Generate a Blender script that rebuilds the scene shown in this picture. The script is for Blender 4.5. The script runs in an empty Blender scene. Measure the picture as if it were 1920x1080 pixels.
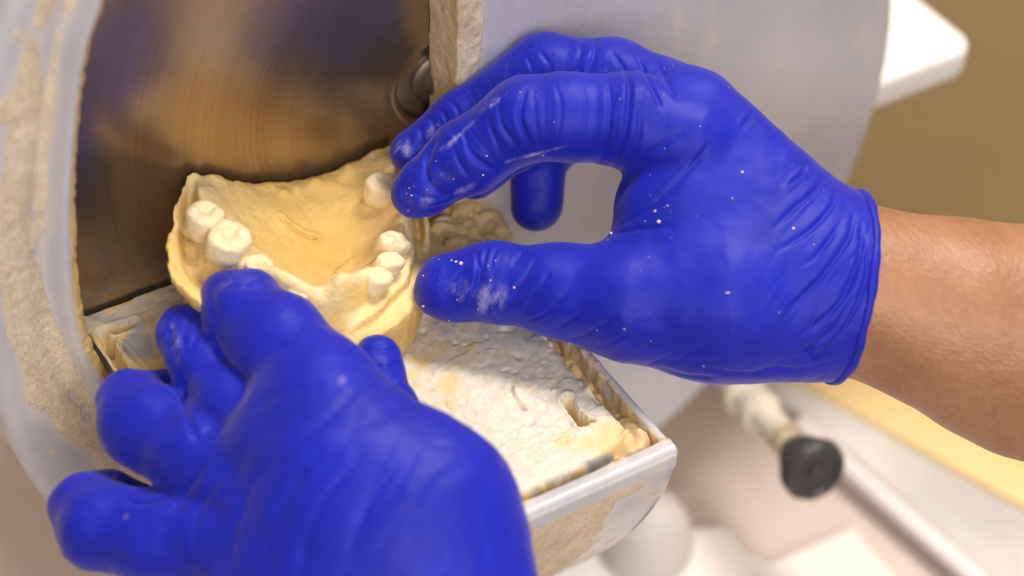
import bpy, bmesh, math, random
import numpy as np
from mathutils import Vector

random.seed(7); rng = np.random.default_rng(11)
S = 0.000133            # metres per modelling unit (one unit = one photo pixel at the focus distance)
C = bpy.context.scene.collection
F32 = np.float32

# ------------------------------------------------------------------ camera frame
def basis(p, psi, ro):
    p, psi, ro = map(np.radians, (p, psi, ro)); c, s = np.cos(psi), np.sin(psi)
    r = np.array([c, -s, 0]); f = np.array([s*np.cos(p), c*np.cos(p), -np.sin(p)])
    u = np.array([s*np.sin(p), c*np.sin(p), np.cos(p)])
    return r*np.cos(ro)+u*np.sin(ro), f, u*np.cos(ro)-r*np.sin(ro)
D = 4000.; W0 = 338.
R_, F_, U_ = basis(43, 32.8, 2.3)
CAM = -(W0*F_+(D+W0)/D*(-175*R_+180*U_))-F_*D
def on(px, py, ax, val):
    d = F_*D+R_*(px-960)+U_*(540-py); t = (val-CAM[ax])/d[ax]; return CAM+d*t
def at(px, py, d):
    k = (D-d)/D
    return CAM+F_*(D-d)+(R_*(px-960)+U_*(540-py))*k
def proj(P):
    q = P-CAM; z = q@F_
    return 960+(q@R_)*D/z, 540-(q@U_)*D/z, D-z

# ------------------------------------------------------------------ object helpers
def tag(o, label=None, cat=None, group=None, kind=None):
    if label: o['label'] = label
    if cat: o['category'] = cat
    if group: o['group'] = group
    if kind: o['kind'] = kind
    return o
def empty(name, loc=(0, 0, 0)):
    o = bpy.data.objects.new(name, None); C.objects.link(o); o.empty_display_size = .01
    o.location = Vector(np.array(loc, float)*S); return o
def mesh(name, V, Fc, mat, parent=None, smooth=True, attrs=None):
    V = np.asarray(V, float)*S
    me = bpy.data.meshes.new(name)
    if isinstance(Fc, np.ndarray):
        n = Fc.shape[1]
        me.vertices.add(len(V)); me.vertices.foreach_set('co', V.ravel())
        me.loops.add(Fc.size); me.loops.foreach_set('vertex_index', Fc.ravel().astype(np.int32))
        me.polygons.add(len(Fc))
        me.polygons.foreach_set('loop_start', np.arange(0, Fc.size, n, dtype=np.int32))
        me.polygons.foreach_set('loop_total', np.full(len(Fc), n, dtype=np.int32))
        me.update(calc_edges=True)
    else:
        me.from_pydata([tuple(v) for v in V], [], Fc)
    me.validate()
    me.polygons.foreach_set('use_smooth', [smooth]*len(me.polygons))
    for k, a in (attrs or {}).items():
        t = me.attributes.new(k, 'FLOAT', 'POINT'); t.data.foreach_set('value', np.asarray(a, F32))
    me.materials.append(mat)
    o = bpy.data.objects.new(name, me); C.objects.link(o)
    if parent is not None:
        o.parent = parent; bpy.context.view_layer.update()
        o.matrix_parent_inverse = parent.matrix_world.inverted()
    return o
def bm_obj(name, bm, mat, parent=None, smooth=True):
    me = bpy.data.meshes.new(name); bmesh.ops.recalc_face_normals(bm, faces=bm.faces)
    bm.to_mesh(me); bm.free(); me.transform(__import__('mathutils').Matrix.Scale(S, 4))
    me.polygons.foreach_set('use_smooth', [smooth]*len(me.polygons)); me.materials.append(mat)
    if smooth:
        try: me.set_sharp_from_angle(angle=math.radians(40))
        except Exception: pass
    o = bpy.data.objects.new(name, me); C.objects.link(o)
    if parent is not None:
        o.parent = parent; bpy.context.view_layer.update(); o.matrix_parent_inverse = parent.matrix_world.inverted()
    return o
def frame_from_axis(a):
    a = np.array(a, float); a /= np.linalg.norm(a)
    h = np.array([0, 0, 1.]) if abs(a[2]) < .9 else np.array([1., 0, 0])
    x = np.cross(h, a); x /= np.linalg.norm(x); return x, np.cross(a, x), a
def lathe(name, base, axis, prof, mat, parent=None, n=64, cap=True, bumps=None):
    """prof = [(height, radius)...] revolved about base+axis"""
    x, y, a = frame_from_axis(axis); base = np.array(base, float)
    V = []; Fc = []
    for h, r in prof:
        for i in range(n):
            t = 2*math.pi*i/n; rr = r*(bumps(t, h) if bumps else 1)
            V.append(base+a*h+x*rr*math.cos(t)+y*rr*math.sin(t))
    for j in range(len(prof)-1):
        for i in range(n):
            k = (i+1) % n; Fc.append((j*n+i, j*n+k, (j+1)*n+k, (j+1)*n+i))
    if cap:
        Fc.append(tuple(reversed(range(n)))); Fc.append(tuple((len(prof)-1)*n+i for i in range(n)))
    o = mesh(name, V, Fc, mat, parent, True)
    o.data.set_sharp_from_angle(angle=math.radians(38))
    return o
def prism(name, pts, z0, z1, mat, parent=None, bevel=8, ax=2, segs=3):
    """plan polygon pts (two coords of the axes other than ax) extruded z0..z1, bevelled"""
    bm = bmesh.new()
    def mk(a, b, c):
        return {2: (a, b, c), 1: (a, c, b), 0: (c, a, b)}[ax]
    lo = [bm.verts.new(mk(a, b, z0)) for a, b in pts]; hi = [bm.verts.new(mk(a, b, z1)) for a, b in pts]
    n = len(pts); bm.faces.new(lo[::-1]); bm.faces.new(hi)
    for i in range(n): bm.faces.new((lo[i], lo[(i+1) % n], hi[(i+1) % n], hi[i]))
    bmesh.ops.recalc_face_normals(bm, faces=bm.faces)
    if bevel:
        bmesh.ops.bevel(bm, geom=list(bm.edges), offset=bevel, segments=segs, profile=.5, affect='EDGES', clamp_overlap=True)
    return bm_obj(name, bm, mat, parent)

# ------------------------------------------------------------------ numpy noise
def _h(i, j, k, s):
    n = (i*374761393+j*668265263+k*2147483647+s*974634777) & 0xffffffff
    n = ((n ^ (n >> 13))*1274126177) & 0xffffffff
    return ((n ^ (n >> 16)) & 0xffff)/32767.5-1
def vnoise(P, sc, seed=0):
    q = np.asarray(P, float)/sc+100.5; i = np.floor(q).astype(np.int64); f = q-i; f = f*f*(3-2*f)
    o = 0
    for a in (0, 1):
        for b in (0, 1):
            for c in (0, 1):
                w = (f[..., 0] if a else 1-f[..., 0])*(f[..., 1] if b else 1-f[..., 1])*(f[..., 2] if c else 1-f[..., 2])
                o = o+w*_h(i[..., 0]+a, i[..., 1]+b, i[..., 2]+c, seed)
    return o
def fbm(P, sc, oct=4, seed=0):
    o = 0; a = 1
    for k in range(oct): o = o+a*vnoise(P, sc/2**k, seed+k); a *= .5
    return o
def sst(a, b, x):
    t = np.clip((x-a)/(b-a), 0, 1); return t*t*(3-2*t)
def gs(x, w): return np.exp(-(x/w)**2)
def polydist(X, Y, pts, closed=False):
    pts = np.asarray(pts, float); n = len(pts); best = np.full(np.shape(X), 1e9)
    for i in range(n if closed else n-1):
        a, b = pts[i], pts[(i+1) % n]; e = b-a; L = (e@e)+1e-9
        t = np.clip(((X-a[0])*e[0]+(Y-a[1])*e[1])/L, 0, 1)
        best = np.minimum(best, np.hypot(X-a[0]-t*e[0], Y-a[1]-t*e[1]))
    return best
def inpoly(X, Y, pts):
    c = np.zeros(np.shape(X), bool); n = len(pts)
    for i in range(n):
        x1, y1 = pts[i]; x2, y2 = pts[(i+1) % n]
        if y1 == y2: continue
        c ^= ((y1 > Y) != (y2 > Y)) & (X < (x2-x1)*(Y-y1)/(y2-y1)+x1)
    return c
def catmull(pts, m=8, closed=False):
    P = np.asarray(pts, float); n = len(P); out = []
    rg = range(n) if closed else range(n-1)
    for i in rg:
        if closed: p0, p1, p2, p3 = P[(i-1) % n], P[i], P[(i+1) % n], P[(i+2) % n]
        else: p0, p1, p2, p3 = P[max(i-1, 0)], P[i], P[i+1], P[min(i+2, n-1)]
        for k in range(m):
            t = k/m
            out.append(.5*((2*p1)+(p2-p0)*t+(2*p0-5*p1+4*p2-p3)*t*t+(3*p1-p0-3*p2+p3)*t**3))
    if not closed: out.append(P[-1])
    return np.array(out)

# ------------------------------------------------------------------ surface nets
def surface_nets(V, origin, step):
    s = V < 0; n = np.array(V.shape)-1
    m = np.zeros(n, bool); cs = [(a, b, c) for a in (0, 1) for b in (0, 1) for c in (0, 1)]
    al = np.ones(n, bool)
    for a, b, c in cs:
        q = s[a:a+n[0], b:b+n[1], c:c+n[2]]; m |= q; al &= q
    m &= ~al
    idx = np.argwhere(m); N = len(idx)
    cv = np.stack([V[idx[:, 0]+a, idx[:, 1]+b, idx[:, 2]+c] for a, b, c in cs], 1)
    acc = np.zeros((N, 3)); cnt = np.zeros(N); ca = np.array(cs, float)
    for i in range(8):
        for j in range(i+1, 8):
            if np.abs(ca[i]-ca[j]).sum() != 1: continue
            k = (cv[:, i] < 0) != (cv[:, j] < 0)
            t = cv[k, i]/(cv[k, i]-cv[k, j])
            acc[k] += ca[i]+(ca[j]-ca[i])*t[:, None]; cnt[k] += 1
    P = (idx+acc/cnt[:, None])*step+origin
    mp = np.full(n, -1, np.int64); mp[m] = np.arange(N)
    quads = []
    for ax in range(3):
        b_, c_ = [(1, 2), (2, 0), (0, 1)][ax]
        sl0 = [slice(None)]*3; sl1 = [slice(None)]*3
        sl0[ax] = slice(0, -1); sl1[ax] = slice(1, None)
        s0 = s[tuple(sl0)]; s1 = s[tuple(sl1)]
        e = np.argwhere(s0 != s1); fl = s0[tuple(e.T)]
        ok = (e[:, b_] > 0) & (e[:, c_] > 0) & (e[:, b_] < n[b_]) & (e[:, c_] < n[c_]); e = e[ok]; fl = fl[ok]
        def g(db, dc):
            q = e.copy(); q[:, b_] -= db; q[:, c_] -= dc; return mp[tuple(q.T)]
        q = np.stack([g(1, 1), g(0, 1), g(0, 0), g(1, 0)], 1)
        q[~fl] = q[~fl][:, ::-1]; quads.append(q)
    Q = np.concatenate(quads); Q = Q[(Q >= 0).all(1)]
    return P, Q
def vnormals(P, Q):
    n = np.cross(P[Q[:, 2]]-P[Q[:, 0]], P[Q[:, 3]]-P[Q[:, 1]]); N = np.zeros_like(P)
    for k in range(4):
        for c in range(3): N[:, c] += np.bincount(Q[:, k], n[:, c], len(P))
    return N/(np.linalg.norm(N, axis=1)[:, None]+1e-12)
def smooth(P, Q, it=2, lam=.5):
    e = np.concatenate([Q[:, [0, 1]], Q[:, [1, 2]], Q[:, [2, 3]], Q[:, [3, 0]]]); deg = np.bincount(e.ravel(), minlength=len(P))
    for _ in range(it):
        A = np.zeros_like(P)
        for c in range(3):
            A[:, c] = np.bincount(e[:, 0], P[e[:, 1], c], len(P))+np.bincount(e[:, 1], P[e[:, 0], c], len(P))
        P = P+lam*(A/deg[:, None]-P)
    return P
def smin(a, b, k):
    h = np.maximum(k-np.abs(a-b), 0)/k; return np.minimum(a, b)-h*h*k*.25

# ------------------------------------------------------------------ materials
class M:
    def __init__(s, name):
        s.m = bpy.data.materials.new(name); s.m.use_nodes = True; s.t = s.m.node_tree
        s.b = s.t.nodes['Principled BSDF']; s.L = s.t.links
        s.tc = s.t.nodes.new('ShaderNodeTexCoord')
    def n(s, ty, **k):
        x = s.t.nodes.new(ty)
        for a, v in k.items():
            if a in ('operation', 'blend_type', 'data_type', 'wave_type', 'rings_direction', 'feature', 'attribute_name', 'bands_direction'): setattr(x, a, v)
            else: x.inputs[a.replace('_', ' ')].default_value = v
        return x
    def noise(s, scale, detail=4, rough=.55, stretch=None, dist=0, src=None):
        x = s.n('ShaderNodeTexNoise', Scale=scale, Detail=detail, Roughness=rough, Distortion=dist)
        mp = s.n('ShaderNodeMapping'); s.L.new(src or s.tc.outputs['Object'], mp.inputs[0])
        if stretch: mp.inputs['Scale'].default_value = stretch
        s.L.new(mp.outputs[0], x.inputs['Vector']); return x.outputs[0]
    def attr(s, name): return s.n('ShaderNodeAttribute', attribute_name=name).outputs['Fac']
    def ramp(s, v, lo, hi):
        x = s.n('ShaderNodeMapRange'); x.interpolation_type = 'SMOOTHSTEP'
        x.inputs[1].default_value = lo; x.inputs[2].default_value = hi; s.L.new(v, x.inputs[0]); return x.outputs[0]
    def math(s, op, a, b=0):
        x = s.n('ShaderNodeMath', operation=op)
        for i, v in enumerate((a, b)):
            if isinstance(v, (int, float)): x.inputs[i].default_value = v
            else: s.L.new(v, x.inputs[i])
        return x.outputs[0]
    def mix(s, f, a, b):
        x = s.n('ShaderNodeMix', data_type='RGBA')
        for i, v in ((0, f), (6, a), (7, b)):
            if isinstance(v, (int, float)): x.inputs[i].default_value = v
            elif isinstance(v, tuple): x.inputs[i].default_value = (*v, 1)
            else: s.L.new(v, x.inputs[i])
        return x.outputs[2]
    def bump(s, h, st, dist, prev=None):
        x = s.n('ShaderNodeBump', Strength=st, Distance=dist*S); s.L.new(h, x.inputs['Height'])
        if prev is not None: s.L.new(prev, x.inputs['Normal'])
        return x.outputs[0]
    def fin(s, col=None, rough=None, nrm=None, **k):
        for v, i in ((col, 'Base Color'), (rough, 'Roughness')):
            if v is None: continue
            if isinstance(v, tuple): s.b.inputs[i].default_value = (*v, 1)
            elif isinstance(v, (int, float)): s.b.inputs[i].default_value = v
            else: s.L.new(v, s.b.inputs[i])
        if nrm is not None: s.L.new(nrm, s.b.inputs['Normal'])
        for a, v in k.items():
            i = a.replace('_', ' ')
            if isinstance(v, (int, float, tuple)): s.b.inputs[i].default_value = v
            else: s.L.new(v, s.b.inputs[i])
        return s.m
def U(x): return 1/(x*S)      # texture scale for a feature size of x units

def mat_glove():
    m = M('blue_nitrile')
    big = m.noise(U(160), 3); fine = m.noise(U(9), 5, .6); sp = m.noise(U(7), 2, .5)
    dustA = m.attr('dust')
    grain = m.noise(U(6), 5, .75)
    smear = m.noise(U(34), 5, .7, (1, 1.8, .6)); d1 = m.ramp(m.math('MULTIPLY', dustA, m.math('ADD', m.ramp(smear, .3, .68), m.math('MULTIPLY', m.ramp(grain, .45, .7), .35))), .12, .95)
    specks = m.math('MULTIPLY', m.ramp(sp, .77, .80), .5)
    du = m.math('MAXIMUM', d1, specks)
    base = m.mix(m.ramp(big, .3, .7), (.004, .011, .35), (.006, .014, .43))
    col = m.mix(m.math('MULTIPLY', du, .62), base, (.50, .46, .58))
    b = m.bump(fine, .12, 2)
    return m.fin(col, m.math('ADD', m.math('MULTIPLY', du,   .3), .53), b, Specular_IOR_Level=.28, Sheen_Weight=.2, Sheen_Roughness=.45, Sheen_Tint=(.75, .65, 1, 1))
def mat_skin():
    m = M('skin')
    big = m.noise(U(120), 4, .6); sm = m.noise(U(14), 5, .65)
    col = m.mix(m.ramp(big, .3, .75), (.31, .14, .07), (.39, .19, .10))
    col = m.mix(m.math('MULTIPLY', m.ramp(sm, .45, .8), .35), col, (.50, .29, .17))
    v = m.n('ShaderNodeTexVoronoi', feature='F1', Scale=U(11)); mp = m.n('ShaderNodeMapping')
    mp.inputs['Scale'].default_value = (1.2, .7, 1.3); m.L.new(m.tc.outputs['Object'], mp.inputs[0]); m.L.new(mp.outputs[0], v.inputs['Vector'])
    b = m.bump(v.outputs[0], .45, 2); b = m.bump(m.noise(U(26), 5, .65, (1, .5, 1.6)), .3, 5, b)
    return m.fin(col, .48, b, Subsurface_Weight=.12, Subsurface_Scale=.004, Specular_IOR_Level=.45)
def mat_stone():
    m = M('yellow_dental_stone')
    pale = m.attr('pale'); n1 = m.noise(U(60), 5, .6); n2 = m.noise(U(9), 5, .65)
    base = m.mix(m.ramp(n1, .3, .7), (.77, .52, .165), (.83, .60, .23)); base = m.mix(m.math('MULTIPLY', m.attr('deep_yellow'), .8), base, (.74, .47, .11))
    col = m.mix(m.math('MULTIPLY', pale, m.ramp(n1, .05, .6)), base, (.84, .67, .38))
    col = m.mix(m.math('MULTIPLY', m.ramp(n2, .62, .78), .35), col, (.92, .80, .55))
    pits = m.ramp(m.noise(U(7), 2, .5), .30, .26); b = m.bump(n2, .7, 5); b = m.bump(m.noise(U(30), 4), .35, 8, b); b = m.bump(m.math('SUBTRACT', 1, pits), .6, 4, b)
    return m.fin(col, m.math('ADD', m.math('MULTIPLY', n1, .3), .5), b, Specular_IOR_Level=.3)
def mat_tooth():
    m = M('pale_dental_stone'); n = m.noise(U(25), 5, .6)
    col = m.mix(m.ramp(n, .3, .7), (.80, .65, .40), (.85, .71, .47))
    return m.fin(col, .6, m.bump(m.noise(U(8), 5, .65), .45, 3, m.bump(n, .35, 5)), Specular_IOR_Level=.3)
def mat_paint():
    m = M('splattered_grey_paint')
    cr = m.attr('crust'); n1 = m.noise(U(45), 6, .7, (1, 1, .45)); n2 = m.noise(U(12), 5, .7); n3 = m.noise(U(260), 4, .6)
    k = m.math('ADD', m.math('MULTIPLY', n1, .9), cr)
    mask = m.ramp(k, .90, .98)
    thin = m.math('MULTIPLY', m.ramp(k, .62, .95), .55)
    sp = m.ramp(m.noise(U(20), 4, .6), .66, .72)
    grey = m.mix(m.ramp(n3, .3, .7), (.46, .46, .51), (.54, .535, .575))
    grey = m.mix(m.math('MULTIPLY', m.ramp(n2, .5, .75), .4), grey, (.64, .62, .64)); streak = m.noise(U(16), 4, .7, (1.4, 1, .12)); grey = m.mix(m.math('MULTIPLY', m.ramp(streak, .58, .72), .3), grey, (.70, .65, .58)); grey = m.mix(m.math('MULTIPLY', m.ramp(m.noise(U(5), 3, .8), .45, .7), .14), grey, (.32, .31, .33))
    n4 = m.noise(U(6), 5, .75); crust = m.mix(m.ramp(m.math('ADD', m.math('MULTIPLY', n1, .5), m.math('MULTIPLY', n4, .5)), .38, .6), (.54, .42, .28), (.76, .65, .49))
    crust = m.mix(m.attr('amber'), crust, (.66, .46, .17))
    chip = m.math('MULTIPLY', m.ramp(m.noise(U(26), 3, .5), .70, .73), m.attr('chip')); grey = m.mix(chip, grey, (.16, .15, .17)); col = m.mix(thin, grey, (.70, .62, .52)); col = m.mix(m.math('MAXIMUM', mask, m.math('MULTIPLY', sp, .6)), col, crust)
    hgt = m.math('ADD', m.math('MULTIPLY', mask, 1.0), m.math('MULTIPLY', m.math('MULTIPLY', n4, mask), .8))
    b = m.bump(hgt, .55, 3); b = m.bump(m.noise(U(8), 4), .08, 3, b)
    return m.fin(col, m.math('ADD', m.math('MULTIPLY', mask, .45), .36), b, Specular_IOR_Level=.5)
def mat_table():
    m = M('plaster_caked_metal')
    n1 = m.noise(U(70), 6, .65, dist=.6); n2 = m.noise(U(16), 6, .7); n3 = m.noise(U(130), 5, .6, dist=1.)
    gr = m.attr('bare'); ye = m.attr('amber')
    col = m.mix(m.ramp(n2, .3, .7), (.62, .55, .45), (.75, .695, .59))
    col = m.mix(m.ramp(m.math('ADD', n1, ye), .52, .70), col, (.74, .55, .28))
    col = m.mix(m.ramp(m.math('ADD', n3, gr), .60, .82), col, (.42, .41, .44))
    col = m.mix(m.math('MULTIPLY', m.ramp(n2, .62, .74), .5), col, (.50, .38, .22))
    b = m.bump(n2, .32, 4); b = m.bump(n1, .2, 10, b)
    return m.fin(col, .7, b)
def mat_disc():
    m = M('brushed_abrasive_steel')
    sx = m.n('ShaderNodeSeparateXYZ'); m.L.new(m.tc.outputs['Object'], sx.inputs[0])
    r = m.math('SQRT', m.math('ADD', m.math('MULTIPLY', sx.outputs[0], sx.outputs[0]), m.math('MULTIPLY', sx.outputs[2], sx.outputs[2])))
    cb = m.n('ShaderNodeCombineXYZ'); m.L.new(r, cb.inputs[0])
    rings = m.noise(U(7), 3, .6, src=cb.outputs[0]); broad = m.noise(U(60), 3, .6, src=cb.outputs[0])
    mot = m.noise(U(110), 4, .6)
    col = m.mix(m.ramp(broad, .3, .7), (.30, .22, .145), (.345, .26, .18))
    col = m.mix(m.math('MULTIPLY', m.ramp(rings, .35, .7), .38), col, (.44, .34, .24))
    col = m.mix(m.ramp(r, 130*S, 20*S), col, (.34, .30, .27))
    b = m.bump(rings, .02, 2.0)
    return m.fin(col, m.math('ADD', m.math('MULTIPLY', mot, .10), .20), b, Metallic=.85)
def plain(name, col, rough=.5, metal=0., var=.12, sc=120, bump=.1, **k):
    m = M(name); n = m.noise(U(sc), 4)
    c2 = tuple(max(0, c*(1-var)) for c in col); c1 = tuple(min(1, c*(1+var)) for c in col)
    return m.fin(m.mix(m.ramp(n, .3, .7), c2, c1), rough, m.bump(m.noise(U(sc/8), 4), bump, sc/20), Metallic=metal, **k)

GLOVE = mat_glove(); SKIN = mat_skin(); STONE = mat_stone(); TOOTH = mat_tooth(); PAINT = mat_paint(); TABLE = mat_table(); DISC = mat_disc()

# ================================================================== HANDS
# coordinates in the camera's own metric frame only while the skeleton is laid out; the surface is then moved to the world
def cf(px, py, d):
    k = (D-d)/D; return np.array([(px-960)*k, (540-py)*k, d]), k
def cf2w(P): return CAM+P[:, :1]*R_+P[:, 1:2]*U_+(D-P[:, 2:3])*F_
def cfproj(P):
    k = (D-P[:, 2])/D; return 960+P[:, 0]/k, 540-P[:, 1]/k
class Grid:
    def __init__(s, lo, hi, step):
        s.lo = np.array(lo, float); s.step = step
        n = np.ceil((np.array(hi)-s.lo)/step).astype(int)+1
        ax = [(s.lo[i]+np.arange(n[i])*step).astype(F32) for i in range(3)]
        s.X, s.Y, s.Z = ax[0][:, None, None], ax[1][None, :, None], ax[2][None, None, :]
        s.n = n
def cone(G, a, b, q=1.):
    """a,b = (px,py,d,r); q squashes along depth"""
    A, ka = cf(*a[:3]); B, kb = cf(*b[:3]); ra, rb = a[3]*ka, b[3]*kb
    iq = 1/q; e = B-A; e2 = np.array([e[0], e[1], e[2]*iq]); L = float(e2@e2)+1e-6
    dx, dy, dz = G.X-F32(A[0]), G.Y-F32(A[1]), (G.Z-F32(A[2]))*F32(iq)
    t = np.clip((dx*F32(e2[0])+dy*F32(e2[1])+dz*F32(e2[2]))/F32(L), 0, 1)
    return np.sqrt((dx-t*F32(e2[0]))**2+(dy-t*F32(e2[1]))**2+(dz-t*F32(e2[2]))**2)-(F32(ra)+t*F32(rb-ra))
def chain(G, pts, k=18, q=1.):
    o = None
    for a, b in zip(pts[:-1], pts[1:]):
        c = cone(G, a, b, q); o = c if o is None else smin(o, c, k)
    return o
def stroke_disp(P, N, strokes, q=.25):
    px, py = cfproj(P); w = np.clip((N[:, 2]-q*.2)/.35, 0, 1); o = np.zeros(len(P))
    for pts, amp, wd in strokes:
        pts = catmull(pts, 6) if len(pts) > 2 else np.array(pts, float)
        bb = (px > pts[:, 0].min()-5*wd) & (px < pts[:, 0].max()+5*wd) & (py > pts[:, 1].min()-5*wd) & (py < pts[:, 1].max()+5*wd)
        if not bb.any(): continue
        x, y = px[bb], py[bb]
        # distance, side and run along the stroke
        best = np.full(len(x), 1e9); side = np.zeros(len(x)); run = np.zeros(len(x)); n = len(pts)-1
        for i in range(n):
            a, b = pts[i], pts[i+1]; e = b-a; L = e@e+1e-9
            t = np.clip(((x-a[0])*e[0]+(y-a[1])*e[1])/L, 0, 1); dx = x-a[0]-t*e[0]; dy = y-a[1]-t*e[1]
            dd = np.hypot(dx, dy); k = dd < best; best[k] = dd[k]; side[k] = np.sign(e[0]*dy-e[1]*dx)[k]; run[k] = ((i+t)/n)[k]
        tp = np.sin(np.pi*np.clip(run, 0.02, .98))**.6
        g = best*side
        o[bb] += amp*tp*(-gs(best, wd*.62)+.26*gs(g-1.5*wd, wd*1.5))*w[bb]
    return o
def blobs(P, lst):
    px, py = cfproj(P); o = np.zeros(len(P))
    for x, y, rx, ry, a, v in lst:
        c, s = math.cos(math.radians(a)), math.sin(math.radians(a)); dx, dy = px-x, py-y
        u_ = (dx*c+dy*s)/rx; w_ = (-dx*s+dy*c)/ry; o = np.maximum(o, v*np.exp(-(u_*u_+w_*w_)))
    return o

def crinkle(P, N, regs, seed):
    """fine stretched-rubber creases; regs = (px,py,rx,ry,rot, crease direction, amplitude, spacing)"""
    px, py = cfproj(P); o = np.zeros(len(P)); f = np.clip((N[:, 2]+.1)/.4, 0, 1)
    for i, (x, y, rx, ry, a, da, amp, sp) in enumerate(regs):
        c, s_ = math.cos(math.radians(a)), math.sin(math.radians(a)); dx, dy = px-x, -(py-y)
        m = np.exp(-(((dx*c+dy*s_)/rx)**2+((-dx*s_+dy*c)/ry)**2)**2)
        k = m > .02
        c, s_ = math.cos(math.radians(da)), math.sin(math.radians(da)); al = dx[k]*c+dy[k]*s_; ac = -dx[k]*s_+dy[k]*c
        Q3 = np.stack([ac+9*vnoise(np.stack([al, ac, 0*al], -1), 60, seed+i), al*.13, P[k, 2]*.13], -1)
        v = 1-np.abs(vnoise(Q3, sp, seed+20+i))*2.2; v2 = 1-np.abs(vnoise(Q3, sp*.55, seed+40+i))*2.2
        o[k] -= .62*amp*m[k]*(np.clip(v, 0, 1)**2*1.2+.5*np.clip(v2, 0, 1)**2-.35)
    return o*f
r_regs = [(845, 300, 110, 62, 37, -55, 2.4, 16), (860, 225, 120, 40, 42, -60, 2.4, 15), (1065, 222, 110, 70, 0, 88, 1.2, 20), (1070, 110, 90, 45, 0, 80, 2.2, 22),
          (1185, 210, 70, 110, 0, 84, 2.2, 22), (1210, 340, 110, 70, 40, 42, 1.6, 24), (880, 530, 110, 68, 0, 75, 2.6, 20), (1060, 590, 150, 60, -10, 42, 2.6, 20),
          (1220, 650, 150, 60, -10, 25, 2.2, 24), (1540, 520, 90, 190, -10, 55, 3.2, 24), (1500, 340, 80, 40, -42, 48, 2.0, 22), (1440, 680, 130, 40, 0, 12, 2.2, 24)]
l_regs = [(320, 640, 50, 80, 0, 110, 2.2, 18), (715, 690, 60, 60, 0, 5, 2.4, 15), (600, 950, 260, 160, 0, 62, 3.4, 60), (330, 720, 40, 60, 0, 120, 2, 26), (330, 900, 120, 60, 0, 60, 2.4, 34)]
def right_field(G):
    h = None
    def add(c, k):
        nonlocal h; h = c if h is None else smin(h, c, k)
    add(cone(G, (1290, 238, 50, 112), (1488, 458, 40, 142), .8), 40)
    add(cone(G, (1345, 560, 80, 152), (1500, 545, 50, 160), .8), 60)
    add(cone(G, (1290, 400, 60, 140), (1480, 500, 50, 150), .8), 60)
    add(cone(G, (1500, 540, 40, 160), (1590, 545, 30, 170), .85), 60)
    th = chain(G, [(842, 533, 50, 60), (925, 528, 55, 71), (1050, 545, 75, 84), (1180, 563, 90, 112), (1345, 560, 80, 148)], 30)
    th = smin(th, cone(G, (828, 548, 50, 46), (850, 560, 50, 40)), 30)
    add(th, 55)
    mid = chain(G, [(1290, 225, 10, 100), (1150, 150, -20, 76), (1022, 130, -40, 66), (862, 226, -40, 52), (772, 284, -30, 41)], 22)
    rg = chain(G, [(1280, 240, -90, 85), (1120, 190, -120, 60), (965, 265, -110, 50), (893, 330, -90, 44)], 22)
    pk = chain(G, [(1280, 260, -110, 80), (1100, 235, -170, 54), (1012, 280, -185, 54), (1006, 384, -180, 50)], 22)
    add(pk, 30); add(rg, 25); add(mid, 16)
    idx = chain(G, [(1285, 265, 60, 110), (1180, 226, 75, 88), (1062, 220, 80, 79), (985, 224, 75, 77), (872, 296, 52, 68), (793, 354, 38, 51), (775, 366, 32, 39)], 22)
    add(idx, 12)
    return h
def left_field(G):
    h = None
    def add(c, k):
        nonlocal h; h = c if h is None else smin(h, c, k)
    add(cone(G, (640, 880, 400, 165), (735, 1000, 420, 222), .7), 110)
    add(cone(G, (735, 1000, 420, 222), (830, 1300, 430, 240), .7), 110)
    add(cone(G, (430, 985, 330, 120), (600, 1150, 400, 220), .7), 90)
    add(cone(G, (540, 850, 370, 110), (640, 1000, 400, 180), .7), 110)
    add(chain(G, [(640, 880, 400, 150), (600, 730, 340, 100), (525, 645, 280, 84), (460, 592, 235, 78)], 40), 60)
    add(chain(G, [(560, 880, 360, 120), (440, 765, 270, 74), (385, 685, 215, 62), (348, 628, 175, 57)], 26), 12)
    add(chain(G, [(500, 930, 360, 115), (372, 860, 300, 85), (282, 800, 240, 78), (262, 792, 225, 76)], 30), 12)
    add(chain(G, [(262, 792, 225, 70), (244, 752, 200, 56), (300, 745, 150, 48), (340, 770, 110, 46)], 26), 22)
    add(chain(G, [(470, 1010, 360, 110), (300, 1010, 320, 84), (190, 985, 290, 82)], 30), 12)
    add(chain(G, [(185, 985, 285, 80), (157, 952, 260, 60), (205, 935, 210, 48), (260, 950, 170, 44)], 26), 22)
    add(chain(G, [(455, 592, 235, 62), (420, 552, 215, 40), (478, 545, 205, 42)], 20), 30)
    add(chain(G, [(770, 900, 300, 80), (728, 770, 240, 56), (713, 712, 200, 46), (708, 672, 180, 45)], 20), 12)
    return h

person = empty('person', at(1400, 500, 0))
tag(person, 'person in bright blue rubber gloves holding the yellow dental model with both hands', 'person')

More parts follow.
